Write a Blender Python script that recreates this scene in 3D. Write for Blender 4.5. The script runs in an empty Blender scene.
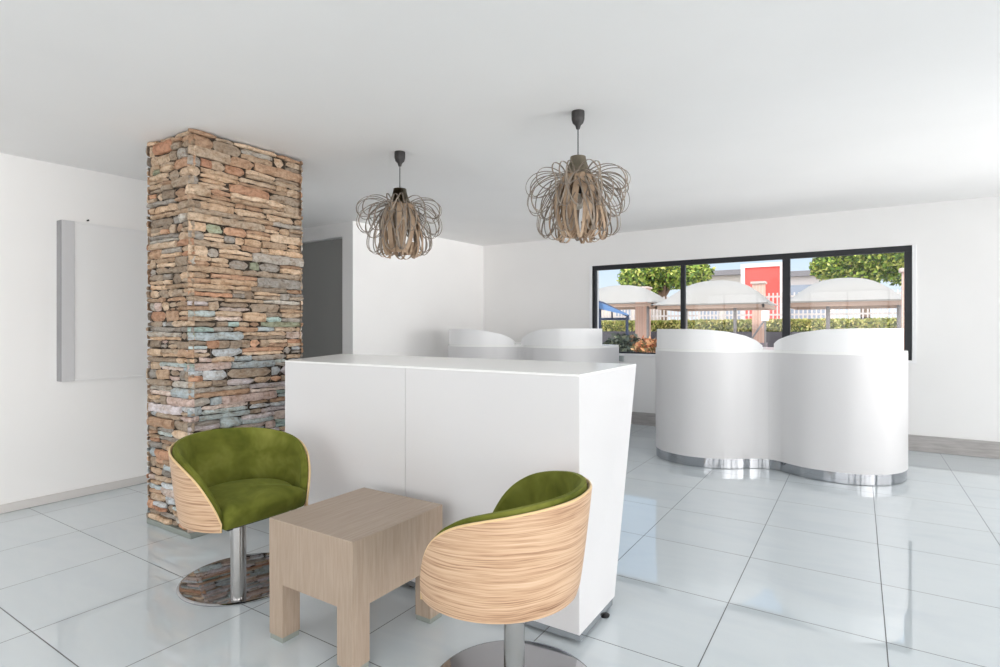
import bpy, bmesh, math, random
from mathutils import Vector, Matrix, noise
C = bpy.context.scene.collection
sc = bpy.context.scene
PI = math.pi

# ------------------------------------------------------------------ materials
def lin(c):
    return tuple(((v/255)/12.92 if v/255 <= .04045 else ((v/255+.055)/1.055)**2.4) for v in c) + (1,)

def mat(name, col=(200, 200, 200), rough=.5, metal=0, spec=.5, coat=0, coat_rough=.05):
    m = bpy.data.materials.new(name); m.use_nodes = True
    b = m.node_tree.nodes['Principled BSDF']
    b.inputs['Base Color'].default_value = lin(col)
    b.inputs['Roughness'].default_value = rough
    b.inputs['Metallic'].default_value = metal
    b.inputs['Specular IOR Level'].default_value = spec
    b.inputs['Coat Weight'].default_value = coat
    b.inputs['Coat Roughness'].default_value = coat_rough
    return m

class G:
    """little node helper"""
    def __init__(s, m): s.m = m; s.nt = m.node_tree; s.b = s.nt.nodes['Principled BSDF']
    def n(s, t, **k):
        x = s.nt.nodes.new(t)
        for a, v in k.items(): setattr(x, a, v)
        return x
    def l(s, a, b): s.nt.links.new(a, b)
    def coords(s, scale=(1, 1, 1), kind='Object', loc=(0, 0, 0)):
        t = s.n('ShaderNodeTexCoord'); mp = s.n('ShaderNodeMapping')
        mp.inputs['Scale'].default_value = scale; mp.inputs['Location'].default_value = loc
        s.l(t.outputs[kind], mp.inputs['Vector']); return mp.outputs['Vector']
    def noise(s, vec, scale=5, detail=3, rough=.5, dist=0):
        x = s.n('ShaderNodeTexNoise'); x.inputs['Scale'].default_value = scale
        x.inputs['Detail'].default_value = detail; x.inputs['Roughness'].default_value = rough
        x.inputs['Distortion'].default_value = dist; s.l(vec, x.inputs['Vector']); return x.outputs['Fac']
    def ramp(s, fac, stops):
        r = s.n('ShaderNodeValToRGB'); e = r.color_ramp.elements
        e[0].position, e[0].color = stops[0][0], lin(stops[0][1])
        e[1].position, e[1].color = stops[-1][0], lin(stops[-1][1])
        for p, c in stops[1:-1]:
            q = e.new(p); q.color = lin(c)
        s.l(fac, r.inputs['Fac']); return r.outputs['Color']
    def mix(s, fac, a, b, blend='MIX'):
        x = s.n('ShaderNodeMix', data_type='RGBA', blend_type=blend)
        for i, v in ((0, fac), (6, a), (7, b)):
            if isinstance(v, (int, float)): x.inputs[i].default_value = v
            elif isinstance(v, tuple): x.inputs[i].default_value = v
            else: s.l(v, x.inputs[i])
        return x.outputs[2]
    def math(s, op, a, b=None):
        x = s.n('ShaderNodeMath', operation=op)
        for i, v in ((0, a), (1, b)):
            if v is None: continue
            if isinstance(v, (int, float)): x.inputs[i].default_value = v
            else: s.l(v, x.inputs[i])
        return x.outputs[0]
    def bump(s, h, strength=.2, dist=.01):
        x = s.n('ShaderNodeBump'); x.inputs['Strength'].default_value = strength
        x.inputs['Distance'].default_value = dist; s.l(h, x.inputs['Height'])
        s.l(x.outputs['Normal'], s.b.inputs['Normal'])
    def base(s, c): s.l(c, s.b.inputs['Base Color'])

def plaster(name, col, var=3):
    m = mat(name, col, .85, spec=.2); g = G(m); v = g.coords()
    f = g.noise(v, 1.3, 3)
    g.base(g.ramp(f, [(.3, tuple(x-var for x in col)), (.7, col)]))
    g.bump(g.noise(v, 220, 2), .04, .002); return m

M = {}
M['wall'] = plaster('wall_paint', (246, 245, 244))
M['ceiling'] = plaster('ceiling_paint', (243, 242, 241))
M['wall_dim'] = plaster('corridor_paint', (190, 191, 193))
M['white_lam'] = mat('white_laminate', (222, 221, 222), .30, spec=.4)
M['white_gloss'] = mat('white_gloss_top', (250, 250, 249), .25, spec=.25)
M['acrylic'] = mat('white_acrylic', (246, 246, 247), .35)
M['board'] = mat('white_board', (238, 238, 238), .35)
M['board_edge'] = mat('board_edge', (150, 150, 152), .45)
M['board_frame'] = mat('board_frame', (205, 205, 207), .45)
M['door_grey'] = mat('door_grey_paint', (152, 152, 149), .5)
M['black_frame'] = mat('black_aluminium', (30, 32, 38), .45)
M['black'] = mat('black_plastic', (22, 22, 24), .5)
M['dark_cup'] = mat('dark_grey_plastic', (52, 50, 50), .5)
M['seam'] = mat('seam_shadow_gap', (205, 205, 206), .8)
M['chrome'] = mat('polished_steel', (178, 180, 184), .06, metal=1)
M['chrome_disc'] = mat('polished_steel_disc', (178, 178, 180), .05, metal=1)
M['steel'] = mat('brushed_steel', (176, 174, 172), .22, metal=1)
M['white_trim'] = mat('white_trim', (245, 245, 246), .5)
M['bulb'] = mat('frosted_glass_bulb', (235, 230, 220), .3)

# floor tiles ------------------------------------------------------
TX, TY, X0, Y0 = .5955, .607, .688, .896
def tiles():
    m = mat('porcelain_tiles', (215, 224, 228), .05, spec=1.0); g = G(m)
    t = g.n('ShaderNodeTexCoord'); sp = g.n('ShaderNodeSeparateXYZ'); g.l(t.outputs['Object'], sp.inputs[0])
    def joint(o, s0, s):
        u = g.math('DIVIDE', g.math('SUBTRACT', o, s0), s)
        fr = g.math('ABSOLUTE', g.math('SUBTRACT', g.math('FRACT', u), .5))
        return g.math('GREATER_THAN', fr, .5-.0021/s), g.math('FLOOR', u)
    jx, ix = joint(sp.outputs[0], X0, TX); jy, iy = joint(sp.outputs[1], Y0, TY)
    j = g.math('MAXIMUM', jx, jy)
    cb = g.n('ShaderNodeCombineXYZ'); g.l(ix, cb.inputs[0]); g.l(iy, cb.inputs[1])
    wn = g.n('ShaderNodeTexWhiteNoise', noise_dimensions='3D'); g.l(cb.outputs[0], wn.inputs[0])
    v = g.coords((1, 3.2, 1))
    f = g.noise(v, 1.6, 4, .55, .6)
    veins = g.ramp(f, [(.3, (209, 218, 223)), (.5, (213, 221, 225)), (.7, (207, 216, 222))])
    tone = g.mix(g.math('MULTIPLY', wn.outputs[0], .12), veins, lin((194, 206, 214)))
    g.base(g.mix(j, tone, lin((62, 66, 70))))
    g.b.inputs['IOR'].default_value = 1.65
    r = g.math('ADD', g.math('MULTIPLY', j, .5), .03); g.l(r, g.b.inputs['Roughness'])
    return m
M['tiles'] = tiles()
def basetile():
    m = mat('grey_skirting_tile', (178, 174, 172), .4); g = G(m)
    g.base(g.ramp(g.noise(g.coords((1.5, 1.5, 14)), 3, 4, .6), [(.3, (160, 156, 153)), (.7, (192, 188, 186))])); return m
M['skirting'] = basetile()
M['skirting_pale'] = mat('pale_skirting', (214, 211, 208), .4)
def ashwood():
    m = mat('taupe_stained_wood', (168, 148, 130), .55, spec=.3); g = G(m)
    v = g.coords((1, 1, 1)); sv = g.n('ShaderNodeTexCoord')
    f = g.noise(g.coords((46, 46, 3.0)), 2.2, 4, .6, .3)
    f2 = g.noise(g.coords((5, 5, 1.0)), 2, 3)
    a = g.ramp(f, [(.3, (160, 140, 121)), (.7, (179, 160, 142))])
    g.base(g.mix(g.math('MULTIPLY', f2, .35), a, lin((164, 150, 138))))
    g.bump(f, .08, .001); return m
M['taupe'] = ashwood()
def ashtop():
    m = mat('taupe_stained_wood_top', (168, 148, 130), .5, spec=.3); g = G(m)
    f = g.noise(g.coords((46, 2.5, 46)), 2.2, 4, .6, .3)
    g.base(g.ramp(f, [(.3, (166, 148, 132)), (.7, (180, 164, 149))])); return m
M['taupe_top'] = ashtop()
def zebrano():
    m = mat('striped_plywood_veneer', (220, 185, 145), .45, spec=.35); g = G(m)
    w = g.noise(g.coords((1.6, 1.6, 5)), 1.6, 2)
    t = g.n('ShaderNodeTexCoord'); sp = g.n('ShaderNodeSeparateXYZ'); g.l(t.outputs['Object'], sp.inputs[0])
    z = g.math('ADD', sp.outputs[2], g.math('MULTIPLY', w, .045))
    cb = g.n('ShaderNodeCombineXYZ'); g.l(g.math('MULTIPLY', z, 1.0), cb.inputs[2])
    g.l(g.math('MULTIPLY', sp.outputs[0], .018), cb.inputs[0]); g.l(g.math('MULTIPLY', sp.outputs[1], .018), cb.inputs[1])
    n1 = g.n('ShaderNodeTexNoise'); n1.inputs['Scale'].default_value = 190; n1.inputs['Detail'].default_value = 3
    n1.inputs['Roughness'].default_value = .7; g.l(cb.outputs[0], n1.inputs['Vector'])
    c = g.ramp(n1.outputs['Fac'], [(.32, (140, 104, 78)), (.43, (186, 150, 120)), (.55, (206, 173, 142)), (.7, (217, 189, 160))])
    g.base(c); g.bump(n1.outputs['Fac'], .08, .001); return m
M['zebra'] = zebrano()
M['ply_edge'] = mat('pale_plywood_edge', (224, 194, 146), .5)
def velvet():
    m = mat('olive_green_velvet', (104, 122, 30), .85, spec=.15); g = G(m)
    f = g.noise(g.coords((1, 1, 1)), 7, 3, .6, .4)
    g.base(g.ramp(f, [(.32, (82, 88, 30)), (.55, (106, 110, 44)), (.75, (130, 132, 64))]))
    g.b.inputs['Sheen Weight'].default_value = .35; g.b.inputs['Sheen Roughness'].default_value = .4
    g.b.inputs['Sheen Tint'].default_value = lin((170, 180, 100))
    g.bump(g.noise(g.coords(), 400, 2), .15, .001); return m
M['velvet'] = velvet()
def vcol(name, rough=.85, bump=0, bscale=60, trans=0, attr='col'):
    m = mat(name, rough=rough, spec=.25); g = G(m)
    a = g.n('ShaderNodeAttribute', attribute_name=attr); c = a.outputs['Color']
    if bump:
        f = g.noise(g.coords(), bscale, 5, .65)
        f2 = g.noise(g.coords((1, 1, 2.5)), 14, 4, .7)
        c = g.mix(1.0, c, g.ramp(f, [(.3, (196, 190, 184)), (.5, (245, 244, 243)), (.75, (255, 255, 255))]), 'MULTIPLY')
        c = g.mix(1.0, c, g.ramp(f2, [(.3, (222, 208, 194)), (.55, (255, 255, 255))]), 'MULTIPLY')
        g.bump(f, bump, .02)
    g.base(c)
    return m
M['stone'] = vcol('stacked_ledgestone', .9, .6, 45)
M['leaf'] = vcol('leaves', .7)
M['stone_core'] = mat('dark_mortar', (58, 50, 42), .95)
M['plinth_stone'] = mat('grey_green_plinth', (140, 146, 140), .5)
def cane(name, a, b):
    m = mat(name, a, .7, spec=.2); g = G(m)
    g.base(g.ramp(g.noise(g.coords((1, 1, 1)), 12, 3), [(.3, a), (.7, b)])); return m
M['cane_grey'] = cane('weathered_cane', (122, 112, 104), (160, 148, 134))
M['cane_tan'] = cane('tan_bamboo_strip', (158, 134, 112), (188, 164, 140))
M['cane_collar'] = cane('woven_cane', (128, 120, 104), (165, 156, 138))

# ------------------------------------------------------------------ object helpers
def link(name, bm, m, parent=None, smooth=False, mods=None):
    me = bpy.data.meshes.new(name); bm.normal_update(); bm.to_mesh(me); bm.free()
    for x in (m if isinstance(m, (list, tuple)) else [m]): me.materials.append(x)
    o = bpy.data.objects.new(name, me); C.objects.link(o)
    if parent: o.parent = parent
    if smooth:
        for p in me.polygons: p.use_smooth = True
        if smooth != 'all':
            try: me.set_sharp_from_angle(angle=math.radians(35))
            except Exception: pass
    return o
def tag(o, label=None, cat=None, group=None, kind=None):
    if label: o['label'] = label
    if cat: o['category'] = cat
    if group: o['group'] = group
    if kind: o['kind'] = kind
    return o
def empty(name, loc=(0, 0, 0), rz=0):
    o = bpy.data.objects.new(name, None); C.objects.link(o); o.location = loc; o.rotation_euler = (0, 0, rz)
    o.empty_display_size = .1
    return o
def box(bm, x0, x1, y0, y1, z0, z1, bev=0, mi=0):
    vs = [bm.verts.new(p) for p in ((x0,y0,z0),(x1,y0,z0),(x1,y1,z0),(x0,y1,z0),(x0,y0,z1),(x1,y0,z1),(x1,y1,z1),(x0,y1,z1))]
    fs = [bm.faces.new([vs[i] for i in f]) for f in ((0,3,2,1),(4,5,6,7),(0,1,5,4),(1,2,6,5),(2,3,7,6),(3,0,4,7))]
    for f in fs: f.material_index = mi
    if bev:
        es = {e for f in fs for e in f.edges}
        bmesh.ops.bevel(bm, geom=list(es), offset=bev, segments=2, affect='EDGES', profile=.6)
    return vs
def prism(bm, pts, z0, z1, bev=0):
    """pts ccw polygon; z0,z1 numbers"""
    lo = [bm.verts.new((p[0], p[1], z0)) for p in pts]; hi = [bm.verts.new((p[0], p[1], z1)) for p in pts]
    n = len(pts); top = bm.faces.new(hi); bm.faces.new(lo[::-1])
    for i in range(n): bm.faces.new((lo[i], lo[(i+1) % n], hi[(i+1) % n], hi[i]))
    if bev: bmesh.ops.bevel(bm, geom=list(top.edges), offset=bev, segments=2, affect='EDGES')
def lathe(bm, prof, seg=48, c=(0, 0), cap=True, mi=0):
    rings = []
    for r, z in prof:
        if r < 1e-5: rings.append([bm.verts.new((c[0], c[1], z))])
        else: rings.append([bm.verts.new((c[0]+r*math.cos(2*PI*i/seg), c[1]+r*math.sin(2*PI*i/seg), z)) for i in range(seg)])
    for a, b in zip(rings, rings[1:]):
        if len(a) == 1 and len(b) == 1: continue
        for i in range(seg):
            j = (i+1) % seg
            if len(a) == 1: f = (a[0], b[j], b[i])
            elif len(b) == 1: f = (a[i], a[j], b[0])
            else: f = (a[i], a[j], b[j], b[i])
            bm.faces.new(f).material_index = mi
    if cap:
        if len(rings[0]) > 1: bm.faces.new(rings[0][::-1])
        if len(rings[-1]) > 1: bm.faces.new(rings[-1])
def tube(bm, pts, r, seg=8, cap=True):
    pts = [Vector(p) for p in pts]; rings = []; up = Vector((0, 0, 1))
    for i, p in enumerate(pts):
        d = (pts[min(i+1, len(pts)-1)]-pts[max(i-1, 0)]).normalized()
        a = d.cross(up)
        if a.length < 1e-3: a = d.cross(Vector((1, 0, 0)))
        a.normalize(); b = d.cross(a)
        rr = r[i] if isinstance(r, (list, tuple)) else r
        rings.append([bm.verts.new(p+rr*(a*math.cos(2*PI*k/seg)+b*math.sin(2*PI*k/seg))) for k in range(seg)])
    for a, b in zip(rings, rings[1:]):
        for k in range(seg): bm.faces.new((a[k], a[(k+1) % seg], b[(k+1) % seg], b[k]))
    if cap: bm.faces.new(rings[0][::-1]); bm.faces.new(rings[-1])
def crom(P, n=8, closed=False):
    """catmull-rom through points (tuples of any dim)"""
    out = []; N = len(P)
    def g(i): return P[i % N] if closed else P[max(0, min(N-1, i))]
    for i in range(N if closed else N-1):
        a, b, c, d = g(i-1), g(i), g(i+1), g(i+2)
        for k in range(n):
            t = k/n
            out.append(tuple(.5*((2*b[j])+(-a[j]+c[j])*t+(2*a[j]-5*b[j]+4*c[j]-d[j])*t*t+(-a[j]+3*b[j]-3*c[j]+d[j])*t**3) for j in range(len(b))))
    if not closed: out.append(tuple(P[-1]))
    return out
def interp(t, P):
    for (a, va), (b, vb) in zip(P, P[1:]):
        if t <= b: return va+(vb-va)*(t-a)/(b-a) if b > a else vb
    return P[-1][1]
def fixn(bm): bmesh.ops.recalc_face_normals(bm, faces=bm.faces[:])
def setcol(me, cols):
    """cols: one colour per face -> corner attribute"""
    ca = me.color_attributes.new('col', 'FLOAT_COLOR', 'CORNER')
    for p in me.polygons:
        for li in p.loop_indices: ca.data[li].color = cols[p.index]
def copy_tree(o, parent=None, first=True):
    c = o.copy(); C.objects.link(c)
    if parent: c.parent = parent
    for ch in [x for x in bpy.data.objects if x.parent == o]: copy_tree(ch, c)
    return c

# ------------------------------------------------------------------ camera frame
ANG = math.radians(32.75); FP = 558.0; H = 1.255
Fv = (-math.sin(ANG), math.cos(ANG)); Rv = (math.cos(ANG), math.sin(ANG))
def onY(x, y, Y):
    u = (x-500)/FP; v = (329-y)/FP
    r = (Fv[0]+Rv[0]*u, Fv[1]+Rv[1]*u, v); t = Y/r[1]
    return Vector((r[0]*t, Y, H+v*t))
cam = bpy.data.cameras.new('camera'); cam.sensor_width = 36; cam.lens = FP/1000*36; cam.shift_y = -4.5/1000
cam.clip_start = .05; cam.clip_end = 300
co = bpy.data.objects.new('camera', cam); C.objects.link(co); co.location = (0, 0, H); co.rotation_euler = (PI/2, 0, ANG)
sc.camera = co

# ------------------------------------------------------------------ room shell
XL, YB = -4.904, 7.144
XR, YF = 4.6, -3.6
def cz(y): return 2.43+.0155*y
def struct(name, bm, m, label=None, parent=None):
    o = link(name, bm, m, parent); 
    if not parent: tag(o, label, 'structure', kind='structure')
    return o
bm = bmesh.new(); box(bm, -7.4, XR+.3, YF-.3, YB+.3, -.15, 0); struct('floor', bm, M['tiles'], 'glossy pale blue-grey porcelain tile floor with thin dark joints')
bm = bmesh.new(); vs = box(bm, -7.4, XR+.6, YF-.6, YB+.5, 0, 0)
for i, v in enumerate(vs): v.co.z = cz(v.co.y)+(0 if i < 4 else .3)
struct('ceiling', bm, M['ceiling'], 'plain pale grey plaster ceiling')
TOP = 2.62
# back wall with the window opening
WX0, WX1, WZ0, WZ1 = -3.09, .461, .93, 2.122
bm = bmesh.new()
box(bm, XL-.3, WX0, YB, YB+.24, 0, TOP); box(bm, WX1, XR+.3, YB, YB+.24, 0, TOP)
box(bm, WX0, WX1, YB, YB+.24, 0, WZ0); box(bm, WX0, WX1, YB, YB+.24, WZ1, TOP)
struct('wall_back', bm, M['wall'], 'white back wall holding the long window')
# left wall, corridor
bm = bmesh.new(); box(bm, XL-.2, XL, YF, 3.1, 0, TOP); struct('wall_left', bm, M['wall'], 'white left wall behind the stone pillar')
bm = bmesh.new(); box(bm, XL-.2, XL, 4.49+.2, YB, 0, TOP); box(bm, -5.08, XL, 4.49, 4.69, 0, TOP)
box(bm, -6.0, -5.08, 4.49, 4.69, 2.335, TOP); box(bm, -7.4, -6.0, 4.49, 4.69, 0, TOP)
struct('wall_corridor', bm, M['wall'], 'white wall end and corridor wall with grey door')
bm = bmesh.new(); box(bm, -7.4, -7.2, 2.9, 4.49, 0, TOP); box(bm, -7.2, XL-.2, 2.9, 3.1, 0, TOP)
struct('wall_corridor_end', bm, M['wall_dim'], 'far end wall of the side corridor')
# door in the corridor wall
dr = empty('door_1', (-5.54, 4.54, 0)); tag(dr, 'tall dark grey door at the corridor side of the wall end', 'door', kind='structure')
bm = bmesh.new(); box(bm, -.455, .455, 0, .045, .005, 2.325); link('door_leaf', bm, M['door_grey'], dr)
bm = bmesh.new(); lathe(bm, [(.006, -.05), (.006, 0)], 12)
bm.transform(Matrix.Rotation(PI/2, 4, 'X')); bm.transform(Matrix.Translation((-.38, -.0, 1.02)))
tube(bm, [(-.38, -.045, 1.02), (-.27, -.045, 1.02)], .009, 10); link('door_handle', bm, M['steel'], dr)
# right wall (outside the frame): tall glazed openings
def glazed(name, along, fixed, a0, a1, z0, z1, thick, opens, label):
    bm = bmesh.new(); cur = a0
    def bx(p, q, zz0, zz1):
        if along == 'y': box(bm, fixed, fixed+thick, p, q, zz0, zz1)
        else: box(bm, p, q, fixed, fixed+thick, zz0, zz1)
    for (o0, o1) in opens:
        bx(cur, o0, 0, TOP); bx(o0, o1, 0, z0); bx(o0, o1, z1, TOP); cur = o1
    bx(cur, a1, 0, TOP); struct(name, bm, M['wall'], label)
    n = 0
glazed('wall_right', 'y', XR, YF, YB, .12, 2.34, .2, [(-3.2, -.5), (-.2, 3.2), (3.5, 6.6)], 'white right wall with tall openings')
glazed('wall_front', 'x', YF-.2, -7.4, XR+.2, .12, 2.34, .2, [(-4.4, -1.6), (-1.2, 1.6), (2.0, 4.3)], 'white wall behind the camera with tall openings')
def bar_frame(parent, along, fixed, a0, a1, z0, z1, n, w=.05, d=.06):
    bm = bmesh.new()
    def bx(p, q, zz0, zz1):
        if along == 'y': box(bm, fixed, fixed+d, p, q, zz0, zz1)
        else: box(bm, p, q, fixed, fixed+d, zz0, zz1)
    bx(a0, a1, z0, z0+w); bx(a0, a1, z1-w, z1); bx(a0, a0+w, z0+w, z1-w); bx(a1-w, a1, z0+w, z1-w)
    for i in range(1, n):
        c = a0+(a1-a0)*i/n; bx(c-w/2, c+w/2, z0+w, z1-w)
    return link('window_frame', bm, M['black_frame'], parent)
k = 2
for a0, a1 in [(-3.2, -.5), (-.2, 3.2), (3.5, 6.6)]:
    w = empty('window_%d' % k); tag(w, 'tall black framed window in the right wall', 'window', kind='structure'); bar_frame(w, 'y', XR+.07, a0, a1, .12, 2.34, 3); k += 1
for a0, a1 in [(-4.4, -1.6), (-1.2, 1.6), (2.0, 4.3)]:
    w = empty('window_%d' % k); tag(w, 'tall black framed window behind the camera', 'window', kind='structure'); bar_frame(w, 'x', YF-.13, a0, a1, .12, 2.34, 3); k += 1
# skirting
def skirt(name, x0, x1, y0, y1, h, m, label):
    bm = bmesh.new(); box(bm, x0, x1, y0, y1, .002, h, .003); struct(name, bm, m, label)
skirt('baseboard_back', XL+.014, XR-.014, YB-.014, YB, .165, M['skirting'], 'grey tiled skirting along the back wall')
skirt('baseboard_left', XL, XL+.014, YF, 3.1, .062, M['skirting_pale'], 'pale skirting along the left wall')
skirt('baseboard_corridor', XL, XL+.014, 4.49, YB-.014, .062, M['skirting_pale'], 'pale skirting along the far part of the left wall')
# window 1
win = empty('window_1', ((WX0+WX1)/2, YB, WZ0)); tag(win, 'long black framed three pane window in the back wall', 'window', kind='structure')
def wl(bm): bm.transform(Matrix.Translation((-(WX0+WX1)/2, -YB, -WZ0)))
MX = [-1.868, -.702]
bm = bmesh.new()
y0, y1 = YB+.012, YB+.075
box(bm, WX0, WX1, y0, y1, WZ1-.062, WZ1, .003); box(bm, WX0, WX1, y0, y1, WZ0, WZ0+.018)
box(bm, WX0, WX0+.05, y0, y1, WZ0+.018, WZ1-.062, .003); box(bm, WX1-.062, WX1, y0, y1, WZ0+.018, WZ1-.062, .003)
box(bm, MX[0]-.027, MX[0]+.027, y0, y1, WZ0+.018, WZ1-.062, .003); box(bm, MX[1]-.04, MX[1]+.04, y0, y1, WZ0+.018, WZ1-.062, .003)
wl(bm); link('window_frame', bm, M['black_frame'], win)
gm = bpy.data.materials.new('window_glass'); gm.use_nodes = True; nt = gm.node_tree; nt.nodes.clear()
out = nt.nodes.new('ShaderNodeOutputMaterial'); mx = nt.nodes.new('ShaderNodeMixShader'); tr = nt.nodes.new('ShaderNodeBsdfTransparent')
gl = nt.nodes.new('ShaderNodeBsdfGlossy'); gl.inputs['Roughness'].default_value = .02; fr = nt.nodes.new('ShaderNodeFresnel'); fr.inputs['IOR'].default_value = 1.35
nt.links.new(fr.outputs[0], mx.inputs[0]); nt.links.new(tr.outputs[0], mx.inputs[1]); nt.links.new(gl.outputs[0], mx.inputs[2]); nt.links.new(mx.outputs[0], out.inputs[0])
edges = [WX0+.05, MX[0]-.027, MX[0]+.027, MX[1]-.04, MX[1]+.04, WX1-.062]
for i in range(3):
    bm = bmesh.new(); box(bm, edges[2*i], edges[2*i+1], YB+.04, YB+.046, WZ0+.018, WZ1-.062); wl(bm); link('window_pane', bm, gm, win)
bm = bmesh.new(); box(bm, WX0-.035, WX0, YB-.012, YB+.01, WZ0-.03, WZ1+.002, .003); box(bm, WX1, WX1+.035, YB-.012, YB+.01, WZ0-.03, WZ1+.002, .003)
box(bm, WX0-.035, WX1+.035, YB-.02, YB+.012, WZ0-.03, WZ0, .004); wl(bm); link('window_trim', bm, M['white_trim'], win)

# ------------------------------------------------------------------ stone pillar
random.seed(7)
def pillar():
    PX0, PX1, PY0, PY1 = -3.872, -3.352, 1.80, 2.60
    root = empty('stone_pillar', ((PX0+PX1)/2, (PY0+PY1)/2, 0))
    tag(root, 'square floor to ceiling pillar clad in rough stacked ledgestone', 'pillar')
    cx, cy = root.location.x, root.location.y
    bm = bmesh.new(); hx, hy = (PX1-PX0)/2, (PY1-PY0)/2
    box(bm, -hx+.022, hx-.022, -hy+.022, hy-.022, 0, cz(PY0)-.004); link('core', bm, M['stone_core'], root)
    bm = bmesh.new(); box(bm, -hx-.002, hx+.002, -hy-.002, hy+.002, 0, .035, .004); link('plinth', bm, M['plinth_stone'], root)
    bm = bmesh.new(); cols = []
    warm = [(206, 178, 148), (190, 160, 130), (214, 180, 146), (196, 172, 146), (176, 156, 134), (218, 190, 160), (186, 150, 120), (168, 150, 130)]
    rust = [(204, 152, 118), (196, 140, 108), (214, 166, 132)]
    grey = [(176, 168, 158), (160, 154, 146), (190, 184, 174)]
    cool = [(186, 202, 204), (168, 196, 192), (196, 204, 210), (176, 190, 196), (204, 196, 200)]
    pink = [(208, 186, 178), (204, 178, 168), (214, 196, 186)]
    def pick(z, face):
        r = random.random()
        lowish = max(0, min(1, (1.55-z)/.7))*(1 if face == 1 else .45)  # lower stones go bluish and pink: bounced sky light put into their colour
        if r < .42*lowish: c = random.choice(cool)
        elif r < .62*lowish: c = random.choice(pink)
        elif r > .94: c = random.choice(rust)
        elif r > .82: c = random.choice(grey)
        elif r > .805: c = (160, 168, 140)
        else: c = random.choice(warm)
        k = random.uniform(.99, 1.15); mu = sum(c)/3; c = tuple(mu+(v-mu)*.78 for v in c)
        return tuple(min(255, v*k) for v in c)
    def stone(face, u0, u1, z0, z1, dep):
        # face: 0 -Y, 1 +X, 2 +Y, 3 -X ; u runs along the face
        L = u1-u0; Hh = z1-z0; nx = max(2, int(L/.035)); nz = 3
        sb = bmesh.new(); base = -.03
        sd = random.uniform(0, 100)
        cham = [random.uniform(.2, 1) for _ in range(4)]
        def P(i, k):
            a, b = i/nx, k/nz
            u = u0+L*a; z = z0+Hh*b
            e = min(1, min(a, 1-a)*L/.018); f = min(1, min(b, 1-b)*Hh/.009)
            n1 = noise.noise(Vector((u*9+sd, z*22, sd))); n2 = noise.noise(Vector((u*28, z*60+sd, sd)))
            d = dep+.010*n1+.007*n2
            d *= 1
            d -= (1-e)*.013+(1-f)*.009
            z += .009*noise.noise(Vector((u*22, sd, b*3)))
            # rounded ends
            if a in (0, 1): z += (Hh*.14 if b < .5 else -Hh*.14)*random.uniform(-.4, 1)
            return u, z, d
        def W(u, z, d):
            if face == 0: return (u, -hy-d, z)
            if face == 1: return (hx+d, u, z)
            if face == 2: return (u, hy+d, z)
            return (-hx-d, u, z)
        grid = [[bm.verts.new(W(*P(i, k))) for k in range(nz+1)] for i in range(nx+1)]
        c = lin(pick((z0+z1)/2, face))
        def F(vs):
            bm.faces.new(vs); cols.append(c)
        for i in range(nx):
            for k in range(nz): F((grid[i][k], grid[i+1][k], grid[i+1][k+1], grid[i][k+1]))
        ring = [grid[i][0] for i in range(nx+1)]+[grid[nx][k] for k in range(1, nz+1)]+[grid[i][nz] for i in range(nx-1, -1, -1)]+[grid[0][k] for k in range(nz-1, 0, -1)]
        back = []
        for v in ring:
            x, y, z = v.co
            if face == 0: y = -hy+.02
            elif face == 1: x = hx-.02
            elif face == 2: y = hy-.02
            else: x = -hx+.02
            back.append(bm.verts.new((x, y, z)))
        for i in range(len(ring)):
            j = (i+1) % len(ring); F((ring[j], ring[i], back[i], back[j]))
    for face, (a, b) in ((0, (-hx, hx)), (1, (-hy, hy)), (2, (-hx, hx)), (3, (-hy, hy))):
        # u strips with courses of their own so the joints stagger
        z = .036; top = cz(PY0)-.002
        course = 0; rng = random.Random(5+0*face)
        while z < top-.015:
            h = min(random.Random(course*13+1).uniform(.028, .070), top-z)
            if top-(z+h) < .02: h = top-z
            u = a-random.uniform(.002, .010)
            end = b+random.uniform(.002, .010)
            while u < end-.02:
                L = random.choice([.07, .1, .14, .2, .26, .34])*random.uniform(.8, 1.2)
                if end-(u+L) < .06: L = end-u
                dep = random.uniform(-.012, .013)
                if h > .046 and random.random() < .5 and L > .08:
                    s = h*random.uniform(.4, .6)
                    stone(face, u+.001, u+L-.001, z+.0015, z+s-.001, dep)
                    stone(face, u+.001, u+L-.001, z+s+.001, z+h-.0015, dep+random.uniform(-.006, .006))
                else:
                    g2 = random.uniform(.001, .004)
                    stone(face, u+.001, u+L-.0015, z+.0015, z+h-g2, dep)
                u += L
            z += h; course += 1
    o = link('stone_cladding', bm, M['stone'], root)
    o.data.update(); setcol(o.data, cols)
    bb = bmesh.new(); bb.from_mesh(o.data); fixn(bb); bb.to_mesh(o.data); bb.free()
pillar()

# ------------------------------------------------------------------ wall board
def wall_board():
    root = empty('wall_board', (XL, 1.676, .876)); tag(root, 'large white framed panel standing off the left wall beside the stone pillar', 'wall panel')
    W, Hh, T, fw = 1.35, 1.165, .078, .075
    bm = bmesh.new(); box(bm, 0, T-.008, 0, W, 0, Hh); link('panel', bm, M['board'], root)
    bm = bmesh.new(); box(bm, .0, T, -.004, fw, -.003, Hh+.003, .002); box(bm, 0, T, W-fw, W+.004, -.003, Hh+.003, .002); link('side_stile', bm, M['board_frame'], root)
    bm = bmesh.new(); box(bm, 0, T-.003, fw, W-fw, -.003, .016, .002); box(bm, 0, T-.003, fw, W-fw, Hh-.012, Hh+.003, .002); link('rail', bm, M['board'], root)
    bm = bmesh.new(); box(bm, .002, T-.004, -.009, -.004, 0, Hh); link('side_edge', bm, M['board_edge'], root)
wall_board()
bm = bmesh.new(); lathe(bm, [(.006, 0), (.006, .02), (.004, .022)], 10); bm.transform(Matrix.Rotation(PI/2, 4, 'Y'))
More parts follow.
